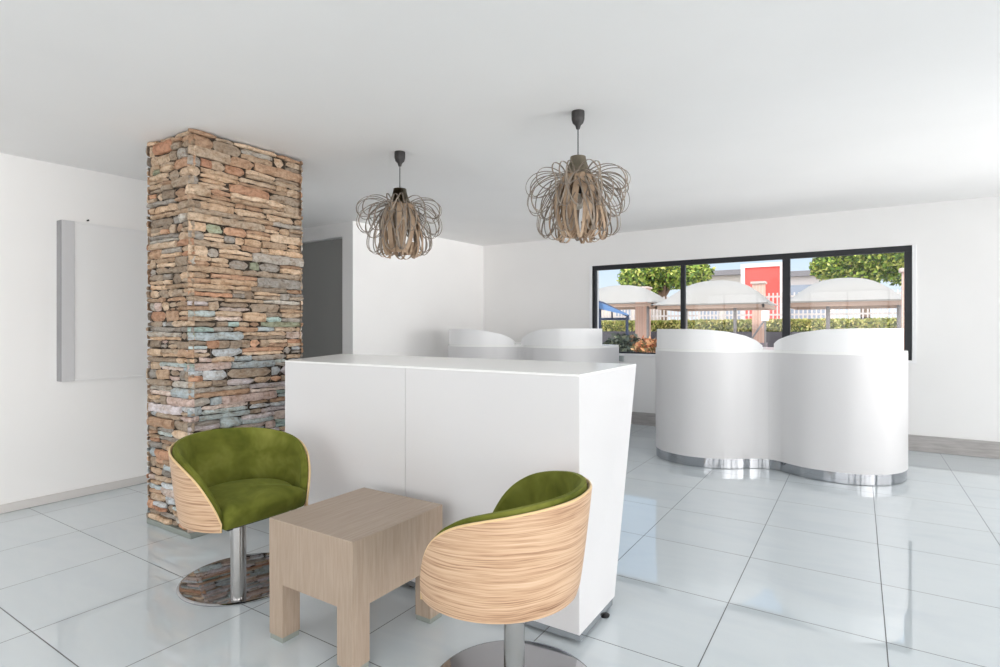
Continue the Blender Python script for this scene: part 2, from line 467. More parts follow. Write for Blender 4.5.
o = link('wall_hook', bm, M['black']); o.location = (XL-.002, 1.86, 2.075); tag(o, 'tiny dark hook on the left wall just above the white panel', 'hook')

# ------------------------------------------------------------------ front counter
def counter():
    fx0, fx1, fy, by0, by1 = -2.76, -.925, 2.018, 2.40, 2.80
    root = empty('reception_counter', (fx1, fy, 0)); tag(root, 'tall white reception counter with tapering side on a steel plinth, behind the taupe table', 'counter')
    T = Matrix.Translation((-fx1, -fy, 0)); zt, zb = 1.075, .046
    bx0, bx1 = -3.17, -.965
    def body(x0a, x1a, x0b, x1b, mname, nm, xb=None):
        bm = bmesh.new()
        # bottom / top outline (front edge straight, back edge further back at the top)
        B = [(x0a, fy), (x1a, fy), (xb or x1b, by0), (x0b, by0)]; Tt = [(x0a, fy), (x1a, fy), (x1b, by1), (x0b, by1)]
        lo = [bm.verts.new((p[0], p[1], zb)) for p in B]; hi = [bm.verts.new((p[0], p[1], zt-.008)) for p in Tt]
        bm.faces.new(hi); bm.faces.new(lo[::-1])
        for i in range(4): bm.faces.new((lo[i], lo[(i+1) % 4], hi[(i+1) % 4], hi[i]))
        bmesh.ops.bevel(bm, geom=bm.edges[:], offset=.002, segments=1, affect='EDGES')
        bm.transform(T); return link(nm, bm, mname, root)
    mid = (fx0+fx1)/2
    body(fx0, mid-.0012, bx0, mid-.0012, M['white_lam'], 'cabinet_body'); body(mid+.0012, fx1, mid+.0012, bx1, M['white_lam'], 'cabinet_body', -.928)
    bm = bmesh.new(); prism(bm, [(fx0, fy-.0005), (fx1+.0005, fy-.0005), (bx1+.0005, by1), (bx0, by1)], zt-.008, zt, .002); bm.transform(T); link('countertop', bm, M['white_gloss'], root)
    bm = bmesh.new(); prism(bm, [(fx0+.03, fy+.018), (fx1-.006, fy+.018), (-.934, by0-.01), (fx0-.1, by0-.01)], .012, zb); bm.transform(T); link('plinth', bm, M['chrome'], root)
    for x, y in ((-.937, 2.30), (fx1-.05, fy+.06), (mid+.01, fy+.05), (fx0+.1, fy+.06), (mid, by0-.06)):
        bm = bmesh.new(); lathe(bm, [(.022, 0), (.024, .006), (.012, .011), (.009, .013)], 16, (x, y)); bm.transform(T); link('foot', bm, M['black'], root)
counter()

# ------------------------------------------------------------------ side table
def table():
    x0, x1, y0, y1, zt = -2.015, -1.53, 1.40, 1.915, .489
    root = empty('side_table', ((x0+x1)/2, (y0+y1)/2, 0)); tag(root, 'square taupe wooden side table with thick block legs between the two green chairs', 'table')
    T = Matrix.Translation((-(x0+x1)/2, -(y0+y1)/2, 0)); az = .235; lw = .084
    t = .03
    bm = bmesh.new(); prism(bm, [(x0, y0), (x1, y0), (x1, y1), (x0, y1)], zt-.004, zt, .0015); bm.transform(T); link('tabletop', bm, M['taupe_top'], root)
    bm = bmesh.new()
    box(bm, x0, x1, y0, y0+t, az, zt-.004); box(bm, x0, x1, y1-t, y1, az, zt-.004)
    box(bm, x0, x0+t, y0+t, y1-t, az, zt-.004); box(bm, x1-t, x1, y0+t, y1-t, az, zt-.004); bm.transform(T); link('apron', bm, M['taupe'], root)
    for a, b in ((x0, y0), (x1-lw, y0), (x0, y1-lw), (x1-lw, y1-lw)):
        bm = bmesh.new(); box(bm, a+.0003, a+lw-.0003, b+.0003, b+lw-.0003, .022, az+.002, .0015); bm.transform(T); l = link('leg', bm, M['taupe'], root)
        bm = bmesh.new(); box(bm, a+.003, a+lw-.003, b+.003, b+lw-.003, 0, .022); bm.transform(T); link('glide', bm, M['plinth_stone'], l)
table()

# ------------------------------------------------------------------ tub chair
RIM = crom([(0, .756), (30, .750), (48, .742), (60, .733), (72, .722), (84, .706), (94, .684), (104, .650), (112, .608), (119, .555), (124, .508), (128, .455)], 4)
TH_END = 128
def chair(name, label, loc, face_ang, base_off):
    """local +X is the facing direction"""
    root = empty(name, (loc[0], loc[1], 0), face_ang)
    tag(root, label, 'chair', 'green tub chairs at the side table')
    zb = .415
    def rad(z): return 0.264+.046*((z-zb)/(.77-zb))**.8 if z > zb else .262
    N = 72; K = 12
    # outer shell: grid theta x height; thickness inwards
    def rim(th):
        return interp(abs(th), RIM)
    def sheet(off0, off1, zlo, ztop, ends=TH_END, edge_round=0, K=K):
        bm = bmesh.new(); O = []; I = []
        for i in range(N+1):
            th = -ends+2*ends*i/N; a = math.radians(180+th); zt = ztop(th); z0 = zlo(th)
            co_, ci_ = [], []
            for k in range(K+1):
                z = z0+(zt-z0)*k/K
                rr = rad(z)
                sh = 0
                if edge_round:
                    t = k/K
                    ins = max(0, (z-(zt-edge_round))/edge_round)
                    sh = edge_round*.45*(1-math.sqrt(max(0, 1-ins*ins)))
                xo, yo = (rr-off0-sh), (rr-off1+sh)
                co_.append(bm.verts.new((xo*math.cos(a)*1.0, xo*math.sin(a), z))); ci_.append(bm.verts.new((yo*math.cos(a), yo*math.sin(a), z)))
            O.append(co_); I.append(ci_)
        for i in range(N):
            for k in range(K):
                bm.faces.new((O[i][k], O[i+1][k], O[i+1][k+1], O[i][k+1])); bm.faces.new((I[i][k+1], I[i+1][k+1], I[i+1][k], I[i][k]))
            bm.faces.new((O[i][K], O[i+1][K], I[i+1][K], I[i][K])); bm.faces.new((O[i+1][0], O[i][0], I[i][0], I[i+1][0]))
        for i in (0, N):
            for k in range(K): bm.faces.new((O[i][k], O[i][k+1], I[i][k+1], I[i][k]))
        fixn(bm); return bm
    link('shell', sheet(0, .011, lambda t: zb, lambda t: rim(t)-.006), M['zebra'], root, smooth=True)
    # pale plywood edge line along the rim
    bm = bmesh.new(); pts = []
    for i in range(N+1):
        th = -TH_END+2*TH_END*i/N; a = math.radians(180+th); z = rim(th)-.0045; r = rad(z)-.0055
        pts.append((r*math.cos(a), r*math.sin(a), z))
    tube(bm, [(pts[0][0], pts[0][1], zb+.005)]+pts+[(pts[-1][0], pts[-1][1], zb+.005)], .0046, 8); link('shell_edge', bm, M['ply_edge'], root, smooth='all')
    link('backrest_pad', sheet(.0115, .046, lambda t: zb+.012, lambda t: rim(t)+.010, TH_END-1.5, .022), M['velvet'], root, smooth=True)
    # bottom board
    bm = bmesh.new(); P = []
    for i in range(60):
        a = 2*PI*i/60; q = .19; P.append((min(q*math.cos(a), .135), q*math.sin(a)))
    prism(bm, P, zb-.008, zb+.006); fixn(bm); link('seat_board', bm, M['black'], root)
    # seat cushion: domed, bulging over the front
    bm = bmesh.new(); R0 = .215; ns = 72; prof = []
    rings = []
    levels = [(.80, zb+.004), (.95, zb+.004), (.985, zb+.012), (1.0, zb+.045), (1.0, zb+.068), (.985, zb+.086), (.94, zb+.098), (.84, zb+.108), (.66, zb+.116), (.42, zb+.121), (.2, zb+.123)]
    for f, z in levels:
        ring = []
        for i in range(ns):
            a = 2*PI*i/ns; fr = max(0, math.cos(a)); ad = abs(math.degrees(math.atan2(math.sin(a), math.cos(a))))
            chord = .166/max(.2, math.cos(a)); op = max(0, min(1, (60-ad)/9)); op = op*op*(3-2*op)
            r = R0+(min(chord, .256)-R0)*op
            bulge = 1+(.10*fr*op)*min(1, max(0, (z-zb-.0)/.07))
            zz = z-(.010*fr*f if z > zb+.08 else 0)
            ring.append(bm.verts.new((r*f*bulge*math.cos(a), r*f*math.sin(a), zz)))
        rings.append(ring)
    for A, B in zip(rings, rings[1:]):
        for i in range(ns): bm.faces.new((A[i], A[(i+1) % ns], B[(i+1) % ns], B[i]))
    bm.faces.new(rings[0][::-1]); c = bm.verts.new((0, 0, zb+.1235))
    for i in range(ns): bm.faces.new((rings[-1][i], rings[-1][(i+1) % ns], c))
    fixn(bm); link('seat_cushion', bm, M['velvet'], root, smooth='all')
    for ch in list(root.children_recursive): ch.data.transform(Matrix.Translation((.058, 0, 0)))
    # column, flange, base
    bm = bmesh.new(); lathe(bm, [(.034, .012), (.034, zb-.012)], 40); link('pole', bm, M['steel'], root, smooth=True)
    bm = bmesh.new(); lathe(bm, [(.075, zb-.012), (.078, zb-.008), (.078, zb+.004)], 32); link('mounting_plate', bm, M['black'], root, smooth=True)
    for s in (-1, 1):
        bm = bmesh.new(); x, y = .058+.205*math.cos(math.radians(50)), s*.205*math.sin(math.radians(50))
        box(bm, x-.012, x+.012, y-.012, y+.012, zb-.008, zb+.004, .002); link('bracket', bm, M['black'], root)
    ox = base_off[0]*math.cos(-face_ang)-base_off[1]*math.sin(-face_ang); oy = base_off[0]*math.sin(-face_ang)+base_off[1]*math.cos(-face_ang)
    bm = bmesh.new(); lathe(bm, [(.292, 0), (.298, .003), (.298, .006), (.294, .010), (.286, .012), (0, .0135)], 96, (ox, oy)); link('base_plate', bm, M['chrome_disc'], root, smooth=True)
    return root
def camdir(az):
    a = math.radians(az); r, d = math.cos(a), math.sin(a)
    x = Rv[0]*r+Fv[0]*d; y = Rv[1]*r+Fv[1]*d
    return math.atan2(y, x)
chair('tub_chair', 'green velvet tub chair in front of the stone pillar, open side towards us', (-2.42, 1.52), math.radians(-1), (-.185, .15))
chair('tub_chair', 'green velvet tub chair seen from behind, striped plywood back towards us', (-.948, 1.56), PI+math.radians(8), (-.06, .10))

# ------------------------------------------------------------------ wavy desks
def wavy_desk(label, dx=0, dy=0):
    front = [(-1.735, 5.62), (-1.68, 5.47), (-1.60, 5.36), (-1.479, 5.28), (-1.307, 5.228), (-1.07, 5.262), (-.912, 5.355), (-.78, 5.455), (-.675, 5.49), (-.588, 5.465), (-.513, 5.41),
             (-.358, 5.322), (-.118, 5.295), (.034, 5.325), (.18, 5.415), (.28, 5.545), (.335, 5.70), (.352, 5.88)]
    back = [(.34, 6.06), (.24, 6.2), (.0, 6.28), (-.68, 6.28), (-1.4, 6.28), (-1.64, 6.2), (-1.75, 6.02), (-1.76, 5.8)]
    out = crom(front+back, 8, closed=True); nf = len(front)
    cx, cy = -.69, 5.75
    root = empty('wavy_desk', (cx+dx, cy+dy, 0)); tag(root, label, 'desk', 'white wavy reception desks')
    def offs(P, d):
        n = len(P); r = []
        for i in range(n):
            a, b = Vector(P[i-1]), Vector(P[(i+1) % n]); t = (b-a).normalized(); nrm = Vector((t.y, -t.x))
            r.append((P[i][0]-nrm.x*d, P[i][1]-nrm.y*d))
        return r
    loc = [(p[0]-cx, p[1]-cy) for p in out]
    bm = bmesh.new(); prism(bm, loc, .09, 1.045); link('desk_body', bm, M['white_lam'], root, smooth=True)
    bm = bmesh.new(); prism(bm, offs(loc, .0005), 1.045, 1.070, .003); link('desk_top', bm, M['white_gloss'], root, smooth=True)
    bm = bmesh.new(); prism(bm, offs(loc, .005), .004, .09); link('plinth', bm, M['chrome'], root, smooth=True)
    # seam where the two lobes meet
    i = min(range(len(loc)), key=lambda q: abs(loc[q][0]+.675-cx-0+0.0-0.0 if False else loc[q][0]-(-.675-cx))+(10 if loc[q][1] > 0 else 0))
    p = loc[i]; bm = bmesh.new(); box(bm, p[0]-.0015, p[0]+.0015, p[1]-.002, p[1]+.01, .006, 1.044); link('seam', bm, M['seam'], root)
    # curved screens
    inner = offs(loc, .012); inner2 = offs(loc, .030)
    n = len(loc)
    def screen(i0, i1, prof):
        bm = bmesh.new(); idx = list(range(i0, i1+1)); L = [0]
        for a, b in zip(idx, idx[1:]): L.append(L[-1]+(Vector(inner[b % n])-Vector(inner[a % n])).length)
        rows = []
        for q, ii in enumerate(idx):
            a, b = inner[ii % n], inner2[ii % n]; z = 1.0702; zt = 1.070+prof(L[q]/L[-1], a[0]+cx)
            rows.append([bm.verts.new((a[0], a[1], z)), bm.verts.new((a[0], a[1], zt)), bm.verts.new((b[0], b[1], zt)), bm.verts.new((b[0], b[1], z))])
        for A, B in zip(rows, rows[1:]):
            for k in range(4): bm.faces.new((A[k], B[k], B[(k+1) % 4], A[(k+1) % 4]))
        bm.faces.new(rows[0][::-1]); bm.faces.new(rows[-1]); fixn(bm); link('screen', bm, M['acrylic'], root, smooth=True)
    dip = i
    li = (nf+len(back)-2)*8   # left end, on the side
    def pl(t, x): return interp(x, [(-2, .185), (-1.30, .185), (-1.14, .178), (-1.0, .162), (-.86, .125), (-.78, .085), (-.72, .03)])
    def pr(t, x): return interp(x, [(-.65, .02), (-.635, .06), (-.60, .092), (-.53, .122), (-.42, .155), (-.25, .182), (-.05, .19), (.5, .190)])
    fr_i = [q for q in range(n) if loc[q][1] < .1]
    lend = max(q for q in fr_i if q < dip+8 and loc[q][0]+cx < -.722); rst = min(q for q in fr_i if q > dip-8 and loc[q][0]+cx > -.648)
    screen(li-n, lend, pl); screen(rst, 15*8+5, pr)
    return root
wavy_desk('white wavy desk with steel plinth standing under the window, two curved screens on top')
wavy_desk('white wavy desk mostly hidden behind the tall counter, only its curved screens showing', -2.67, .10)

# ------------------------------------------------------------------ pendants
random.seed(21)
def pendant(loc, label):
    root = empty('pendant_lamp', loc); tag(root, label, 'pendant lamp', 'cane pendant lamps')
    bm = bmesh.new(); lathe(bm, [(.036, .0), (.037, -.012), (.036, -.045), (.030, -.064), (.016, -.078), (.010, -.098), (.004, -.10)], 28); fixn(bm); link('ceiling_cup', bm, M['dark_cup'], root, smooth=True)
    bm = bmesh.new(); tube(bm, [(0, 0, -.095), (0, 0, -.26), (0, 0, -.42)], .0032, 8); link('cord', bm, M['dark_cup'], root)
    bm = bmesh.new(); prof = []
    for i in range(25):
        t = i/24; r = .043+.042*t**1.5+.0022*math.sin(i*PI*.99); prof.append((r, -.255-.115*t))
    lathe(bm, prof, 40, cap=False)
    geom = bmesh.ops.solidify(bm, geom=bm.faces[:], thickness=.004); fixn(bm); link('collar', bm, M['cane_collar'], root, smooth=True)
    bm = bmesh.new(); lathe(bm, [(.018, -.40), (.020, -.42), (.020, -.455), (.016, -.462)], 20); link('bulb_socket', bm, M['black'], root, smooth=True)
    bm = bmesh.new(); lathe(bm, [(.012, -.462), (.016, -.475), (.028, -.50), (.030, -.52), (.024, -.542), (.0, -.552)], 20, cap=False); fixn(bm); link('bulb', bm, M['bulb'], root, smooth='all')
    def loop(nm, P, ang, w, th, m, tw, js):
        bm = bmesh.new(); pts = crom(P, 6); n = len(pts); prev = None; rows = []
        ca, sa = math.cos(ang), math.sin(ang)
        W = []
        for i, (r, z) in enumerate(pts):
            t = i/(n-1); tan = tw*(t-.15)*(.5+r*2.2)
            W.append(Vector(((r*js)*ca-tan*sa, (r*js)*sa+tan*ca, z)))
        side = Vector((-sa, ca, 0))
        for i, p in enumerate(W):
            d = (W[min(i+1, n-1)]-W[max(i-1, 0)]).normalized(); s = (side-d*side.dot(d)).normalized(); nn = d.cross(s)
            rows.append([bm.verts.new(p+s*w/2+nn*th/2), bm.verts.new(p-s*w/2+nn*th/2), bm.verts.new(p-s*w/2-nn*th/2), bm.verts.new(p+s*w/2-nn*th/2)])
        for A, B in zip(rows, rows[1:]):
            for k in range(4): bm.faces.new((A[k], A[(k+1) % 4], B[(k+1) % 4], B[k]))
        bm.faces.new(rows[0]); bm.faces.new(rows[-1][::-1]); fixn(bm); return link(nm, bm, m, root, smooth=True)
    A = [(.080, -.368), (.12, -.345), (.18, -.332), (.242, -.345), (.280, -.388), (.276, -.435), (.238, -.462), (.18, -.448), (.12, -.42), (.085, -.40)]
    B = [(.070, -.362), (.15, -.368), (.225, -.402), (.276, -.455), (.288, -.52), (.258, -.568), (.208, -.566), (.155, -.515), (.105, -.46), (.08, -.41)]
    D = [(.072, -.365), (.13, -.415), (.19, -.50), (.222, -.58), (.225, -.655), (.188, -.695), (.142, -.672), (.115, -.60), (.10, -.52), (.085, -.44)]
    E2 = [(.068, -.365), (.105, -.44), (.148, -.53), (.162, -.62), (.148, -.69), (.112, -.722), (.08, -.70), (.07, -.63)]
    for P, n, w, m, ph in ((A, 20, .0075, M['cane_grey'], 0), (B, 24, .0075, M['cane_grey'], .1), (D, 22, .0085, M['cane_grey'], .05), (E2, 16, .014, M['cane_tan'], .2)):
        for i in range(n):
            loop('cane_loop', P, 2*PI*(i+random.uniform(-.3, .3))/n+ph, w, .0028, m, random.uniform(-.2, .2), random.uniform(.92, 1.04))
    core = [(.078, -.360), (.105, -.40), (.132, -.47), (.136, -.54), (.115, -.63), (.075, -.70)]
    for i in range(16):
        loop('bamboo_strip', core, 2*PI*(i+random.uniform(-.2, .2))/16, .034, .002, M['cane_tan'], random.uniform(-.06, .06), random.uniform(.92, 1.05))
    return root
pl = pendant((-1.325, 2.869, cz(2.869)), 'cane pendant lamp with curled strips, the right and larger looking of the pair')
p2 = copy_tree(pl); p2.location = (-2.66, 2.86, cz(2.86)); p2.rotation_euler = (0, 0, 1.9)
p2['label'] = 'cane pendant lamp with curled strips hanging nearer the stone pillar'

# small grey box under the window by the sill
bm = bmesh.new(); box(bm, -.11, .11, -.05, 0, -.04, .035, .004)
o = link('wall_box', bm, mat('grey_box', (165, 172, 172), .5)); o.location = (-2.74, YB, .865); tag(o, 'small grey box on the back wall just under the window sill behind the counter', 'wall box')

# ------------------------------------------------------------------ outdoors
def ycol(c): return lin(c)
bm = bmesh.new(); box(bm, -60, 60, YB+.3, 90, -.45, -.25)
box(bm, -60, 60, -60, YF-.3, -.45, -.25); box(bm, XR+.3, 60, YF-.3, YB+.3, -.45, -.25); box(bm, -60, -7.4, YF-.3, YB+.3, -.45, -.25)
gm2 = mat('paved_ground', (198, 190, 180), .9); g = G(gm2); g.base(g.ramp(g.noise(g.coords(), .6, 4), [(.3, (186, 178, 168)), (.7, (208, 202, 194))]))
struct('ground', bm, gm2, 'paved yard outside')

def foliage(bm, cols, centre, rad, n, size, pal, rnd, squash=1, shell=.55):
    for _ in range(n):
        d = Vector((rnd.gauss(0, 1), rnd.gauss(0, 1), rnd.gauss(0, 1))).normalized()*(shell+(1-shell)*rnd.random())
        bump = 1+.22*noise.noise(d*3+Vector(centre))
        p = Vector(centre)+Vector((d.x*rad[0], d.y*rad[1], d.z*rad[2]))*bump
        a = Vector((rnd.gauss(0, 1), rnd.gauss(0, 1), rnd.gauss(0, 1))).normalized(); b = a.cross(Vector((rnd.gauss(0, 1), rnd.gauss(0, 1), rnd.gauss(0, 1)))).normalized()
        s = size*rnd.uniform(.6, 1.4)
        vs = [bm.verts.new(p+a*s), bm.verts.new(p+b*s*.5), bm.verts.new(p-a*s), bm.verts.new(p-b*s*.5)]
        bm.faces.new(vs); c = rnd.choice(pal); k = rnd.uniform(.85, 1.15); cols.append(lin(tuple(min(255, v*k) for v in c)))
PAL = [(120, 150, 62), (150, 172, 78), (186, 200, 96), (96, 124, 60), (206, 208, 120), (84, 108, 66)]
bark = mat('bark', (120, 100, 84), .9)
def tree(xa, xb, ytop, ybot, Y, label, seed):
    rnd = random.Random(seed); a, b = onY(xa, ytop, Y), onY(xb, ybot, Y)
    cx, w = (a.x+b.x)/2, abs(b.x-a.x)/2; zt, zl = a.z, b.z
    root = empty('tree', (cx, Y, -.25)); tag(root, label, 'tree')
    bm = bmesh.new(); cols = []
    zc = (zt+zl)/2+.25; hh = (zt-zl)/2
    for i in range(13):
        t = rnd.uniform(-1, 1); s = math.sqrt(max(0, 1-t*t*.8))
        foliage(bm, cols, (t*w*.72, rnd.uniform(-.8, .8), zc+rnd.uniform(-.55, .5)*hh*s), (w*.36, w*.36, hh*.50), 900, .085*w/1.6, PAL, rnd)
    o = link('crown', bm, M['leaf'], root); setcol(o.data, cols)
    bm = bmesh.new(); tube(bm, [(0, 0, 0), (.05, 0, zc*.5), (0, 0, zc)], [.2, .16, .12], 10)
    for k in range(5): tube(bm, [(0, 0, zc*.75), (w*.4*math.cos(k*1.3), w*.3*math.sin(k*1.3), zc+hh*.2)], [.08, .03], 8)
    link('trunk', bm, bark, root, smooth=True)
tree(621, 708, 256, 301, 24, 'leafy green tree seen through the left and middle window panes', 3)
tree(808, 925, 238, 291, 24, 'leafy green tree seen through the right window pane', 5)

sail = mat('white_shade_sail', (208, 206, 202), .8); sailu = mat('beige_valance', (178, 152, 136), .8); post_m = mat('grey_post', (120, 116, 116), .5)
def carport(xl, xr, yl, yr, ymid, Y, label, posts, dep=2.6):
    L, R_ = onY(xl, yl, Y), onY(xr, yr, Y); mid = onY((xl+xr)/2, ymid, Y+dep/2)
    root = empty('carport', ((L.x+R_.x)/2, Y+dep/2, -.25)); tag(root, label, 'carport', 'white carports across the yard')
    cx, cy = root.location.x, root.location.y; hw = (R_.x-L.x)/2; ze = (L.z+R_.z)/2+.25; zt = mid.z+.25
    bm = bmesh.new(); N = 16; g_ = []
    for i in range(N+1):
        row = []
        for j in range(N+1):
            u, v = -1+2*i/N, -1+2*j/N
            hgt = (1-abs(u)**2.6)*(1-abs(v)**2.2)
            sc_ = 1-.05*(1-v*v)
            row.append(bm.verts.new((u*hw*sc_, v*dep/2*(1-.05*(1-u*u)), ze+(zt-ze)*hgt)))
        g_.append(row)
    for i in range(N):
        for j in range(N): bm.faces.new((g_[i][j], g_[i+1][j], g_[i+1][j+1], g_[i][j+1]))
    bmesh.ops.solidify(bm, geom=bm.faces[:], thickness=.02); fixn(bm); link('canopy', bm, sail, root, smooth=True)
    bm = bmesh.new(); box(bm, -hw*.93, hw*.93, -dep/2*.9, -dep/2*.9+.05, ze-.12, ze-.03); box(bm, -hw*.93, hw*.93, dep/2*.9-.05, dep/2*.9, ze-.12, ze-.03)
    box(bm, -hw*.93, -hw*.93+.05, -dep/2*.9, dep/2*.9, ze-.12, ze-.03); box(bm, hw*.93-.05, hw*.93, -dep/2*.9, dep/2*.9, ze-.12, ze-.03)
    link('rim_beam', bm, sailu, root)
    for px_ in posts:
        q = onY(px_, 310, Y+.3); bm = bmesh.new(); tube(bm, [(q.x-cx, -dep/2+.3, 0), (q.x-cx, -dep/2+.3, ze-.1)], .04, 10); link('post', bm, post_m, root, smooth=True)
carport(560, 655, 303, 303, 286, 15.5, 'white peaked shade canopy at the left edge of the window, beside the blue awning', (648,))
carport(650, 768, 304, 303, 281, 15.0, 'white shade canopy in the middle of the window left of the red panel', (686, 735))
carport(781, 912, 300, 300, 278, 14.0, 'white shade canopy filling the right window pane below the tree', (828, 899))

# boundary: hedge, dark low wall, palisade fence
def hedge():
    a, b = onY(585, 322, 19), onY(930, 331, 19); rnd = random.Random(8)
    bm = bmesh.new(); cols = []
    x0, x1 = a.x-1, b.x+1; z0, z1 = 1.18, 1.50
    pal = [(178, 184, 104), (200, 202, 124), (216, 212, 140), (150, 160, 90), (222, 206, 140)]
    n = 9000
    for _ in range(n):
        x = rnd.uniform(x0, x1); y = rnd.choice([18.8, 19.4])+rnd.uniform(-.07, .07); z = rnd.uniform(z0, z1)
        if rnd.random() < .4: y = rnd.uniform(18.8, 19.4); z = z1+rnd.uniform(-.04, .05)
        aa = Vector((rnd.gauss(0, 1), rnd.gauss(0, 1), rnd.gauss(0, 1))).normalized(); bb = aa.cross(Vector((0.3, .5, .8))).normalized(); p = Vector((x, y, z))
        s = .06; bm.faces.new([bm.verts.new(p+aa*s), bm.verts.new(p+bb*s*.5), bm.verts.new(p-aa*s), bm.verts.new(p-bb*s*.5)]); cols.append(lin(rnd.choice(pal)))
    root = empty('hedge', ((x0+x1)/2, 19.1, -.25)); cc = Vector(root.location); bm.transform(Matrix.Translation(-cc))
    o = link('leaves', bm, M['leaf'], root); setcol(o.data, cols)
    bm = bmesh.new(); box(bm, x0, x1, 18.85, 19.35, 1.0, z1-.03); bm.transform(Matrix.Translation(-cc)); link('inner_growth', bm, mat('dark_green_growth', (92, 104, 54), .9), root)
    bm = bmesh.new(); box(bm, x0, x1, 18.7, 19.5, -.25, 1.17); bm.transform(Matrix.Translation(-cc)); link('planter_wall', bm, mat('dark_grey_low_wall', (92, 90, 96), .8), root)
    tag(root, 'clipped yellow green hedge on a dark low wall across the yard', 'hedge')
hedge()
def fence():
    Y = 20.5; a, b = onY(585, 302, Y), onY(935, 322, Y); root = empty('palisade_fence', ((a.x+b.x)/2, Y, -.25)); tag(root, 'pale vertical bar fence behind the hedge across the yard', 'fence')
    cc = Vector(root.location); m = mat('pale_fence_paint', (214, 206, 204), .6)
    bm = bmesh.new(); x = a.x-1
    while x < b.x+1: box(bm, x, x+.04, Y-.02, Y+.02, 0, 2.45); x += .125
    bm.transform(Matrix.Translation(-cc)); link('palings', bm, m, root)
    bm = bmesh.new(); box(bm, a.x-1, b.x+1, Y+.02, Y+.06, 1.7, 1.76); box(bm, a.x-1, b.x+1, Y+.02, Y+.06, 2.3, 2.36); bm.transform(Matrix.Translation(-cc)); link('rail', bm, m, root)
fence()
brick = mat('pink_brick', (226, 188, 172), .85); g = G(brick)
bt = g.n('ShaderNodeTexBrick'); bt.inputs['Scale'].default_value = 6; bt.inputs['Color1'].default_value = lin((226, 186, 168)); bt.inputs['Color2'].default_value = lin((214, 176, 160)); bt.inputs['Mortar'].default_value = lin((232, 214, 206))
g.l(g.coords(), bt.inputs['Vector']); g.base(bt.outputs['Color'])
def bpillar(xa, xb, ytop, Y, label):
    a, b = onY(xa, ytop, Y), onY(xb, ytop, Y); w = (b.x-a.x)/2
    root = empty('brick_pillar', ((a.x+b.x)/2, Y+w, -.25)); tag(root, label, 'brick pillar', 'brick pillars across the yard')
    zt = a.z+.25
    bm = bmesh.new(); box(bm, -w, w, -w, w, 1.1, zt, .01); link('shaft', bm, brick, root)
    bm = bmesh.new(); box(bm, -w-.04, w+.04, -w-.04, w+.04, zt, zt+.07, .01); link('cap', bm, mat('pillar_cap', (206, 190, 182), .8), root)
    bm = bmesh.new(); box(bm, -w-.05, w+.05, -w-.05, w+.05, 0, 1.1, .01); link('base', bm, mat('pillar_base', (146, 134, 142), .8), root)
bpillar(635, 647, 289, 17.9, 'pink brick pillar between the left canopy and the middle canopy')
bpillar(752, 764, 284, 17.9, 'pink brick pillar in front of the red panel')
bpillar(902, 914, 272, 12.5, 'pink brick pillar at the right edge of the window')
# red portal building
def red_panel():
    Y = 22.5; a, b = onY(745, 268, Y), onY(780, 345, Y); root = empty('red_portal', ((a.x+b.x)/2, Y, -.25)); cc = Vector(root.location)
    tag(root, 'tall red entrance panel with a pale surround beyond the yard', 'building front')
    bm = bmesh.new(); box(bm, a.x, b.x, Y, Y+.5, -.25, a.z); bm.transform(Matrix.Translation(-cc)); link('panel', bm, mat('red_cladding', (236, 92, 84), .6), root)
    bm = bmesh.new(); t = .14; box(bm, a.x-t, a.x, Y-.05, Y+.55, -.25, a.z+t); box(bm, b.x, b.x+t, Y-.05, Y+.55, -.25, a.z+t); box(bm, a.x, b.x, Y-.05, Y+.55, a.z, a.z+t); bm.transform(Matrix.Translation(-cc)); link('surround', bm, mat('pale_surround', (238, 226, 222), .7), root)
red_panel()
def building(xa, xb, yroof, Y, wallc, label, dep=5):
    a, b = onY(xa, yroof, Y), onY(xb, yroof, Y); root = empty('building', ((a.x+b.x)/2, Y+dep/2, -.25)); cc = Vector(root.location); tag(root, label, 'building')
    bm = bmesh.new(); box(bm, a.x, b.x, Y, Y+dep, -.25, a.z-.2); bm.transform(Matrix.Translation(-cc)); link('wall', bm, mat('render_'+label[:5].strip(), wallc, .85), root)
    bm = bmesh.new(); box(bm, a.x-.3, b.x+.3, Y-.3, Y+dep+.3, a.z-.2, a.z+.05); bm.transform(Matrix.Translation(-cc)); link('roof_slab', bm, mat('dark_fascia', (130, 128, 132), .7), root)
    bm = bmesh.new(); n = max(2, int((b.x-a.x)/2.0))
    for i in range(n):
        c = a.x+(b.x-a.x)*(i+.5)/n; w_ = bmesh.new(); box(w_, c-.45, c+.45, Y-.03, Y+.02, 1.35, a.z-.6); w_.transform(Matrix.Translation(-cc)); link('window', w_, mat('building_glass', (150, 160, 176), .2), root)
    bm.free()
building(698, 747, 273, 30, (206, 200, 192), 'low beige building with a dark flat roof left of the red panel')
building(787, 830, 273, 30, (222, 216, 214), 'low pale building with a flat roof right of the red panel')
building(575, 640, 297, 30, (212, 200, 190), 'low tan building far behind the blue awning')
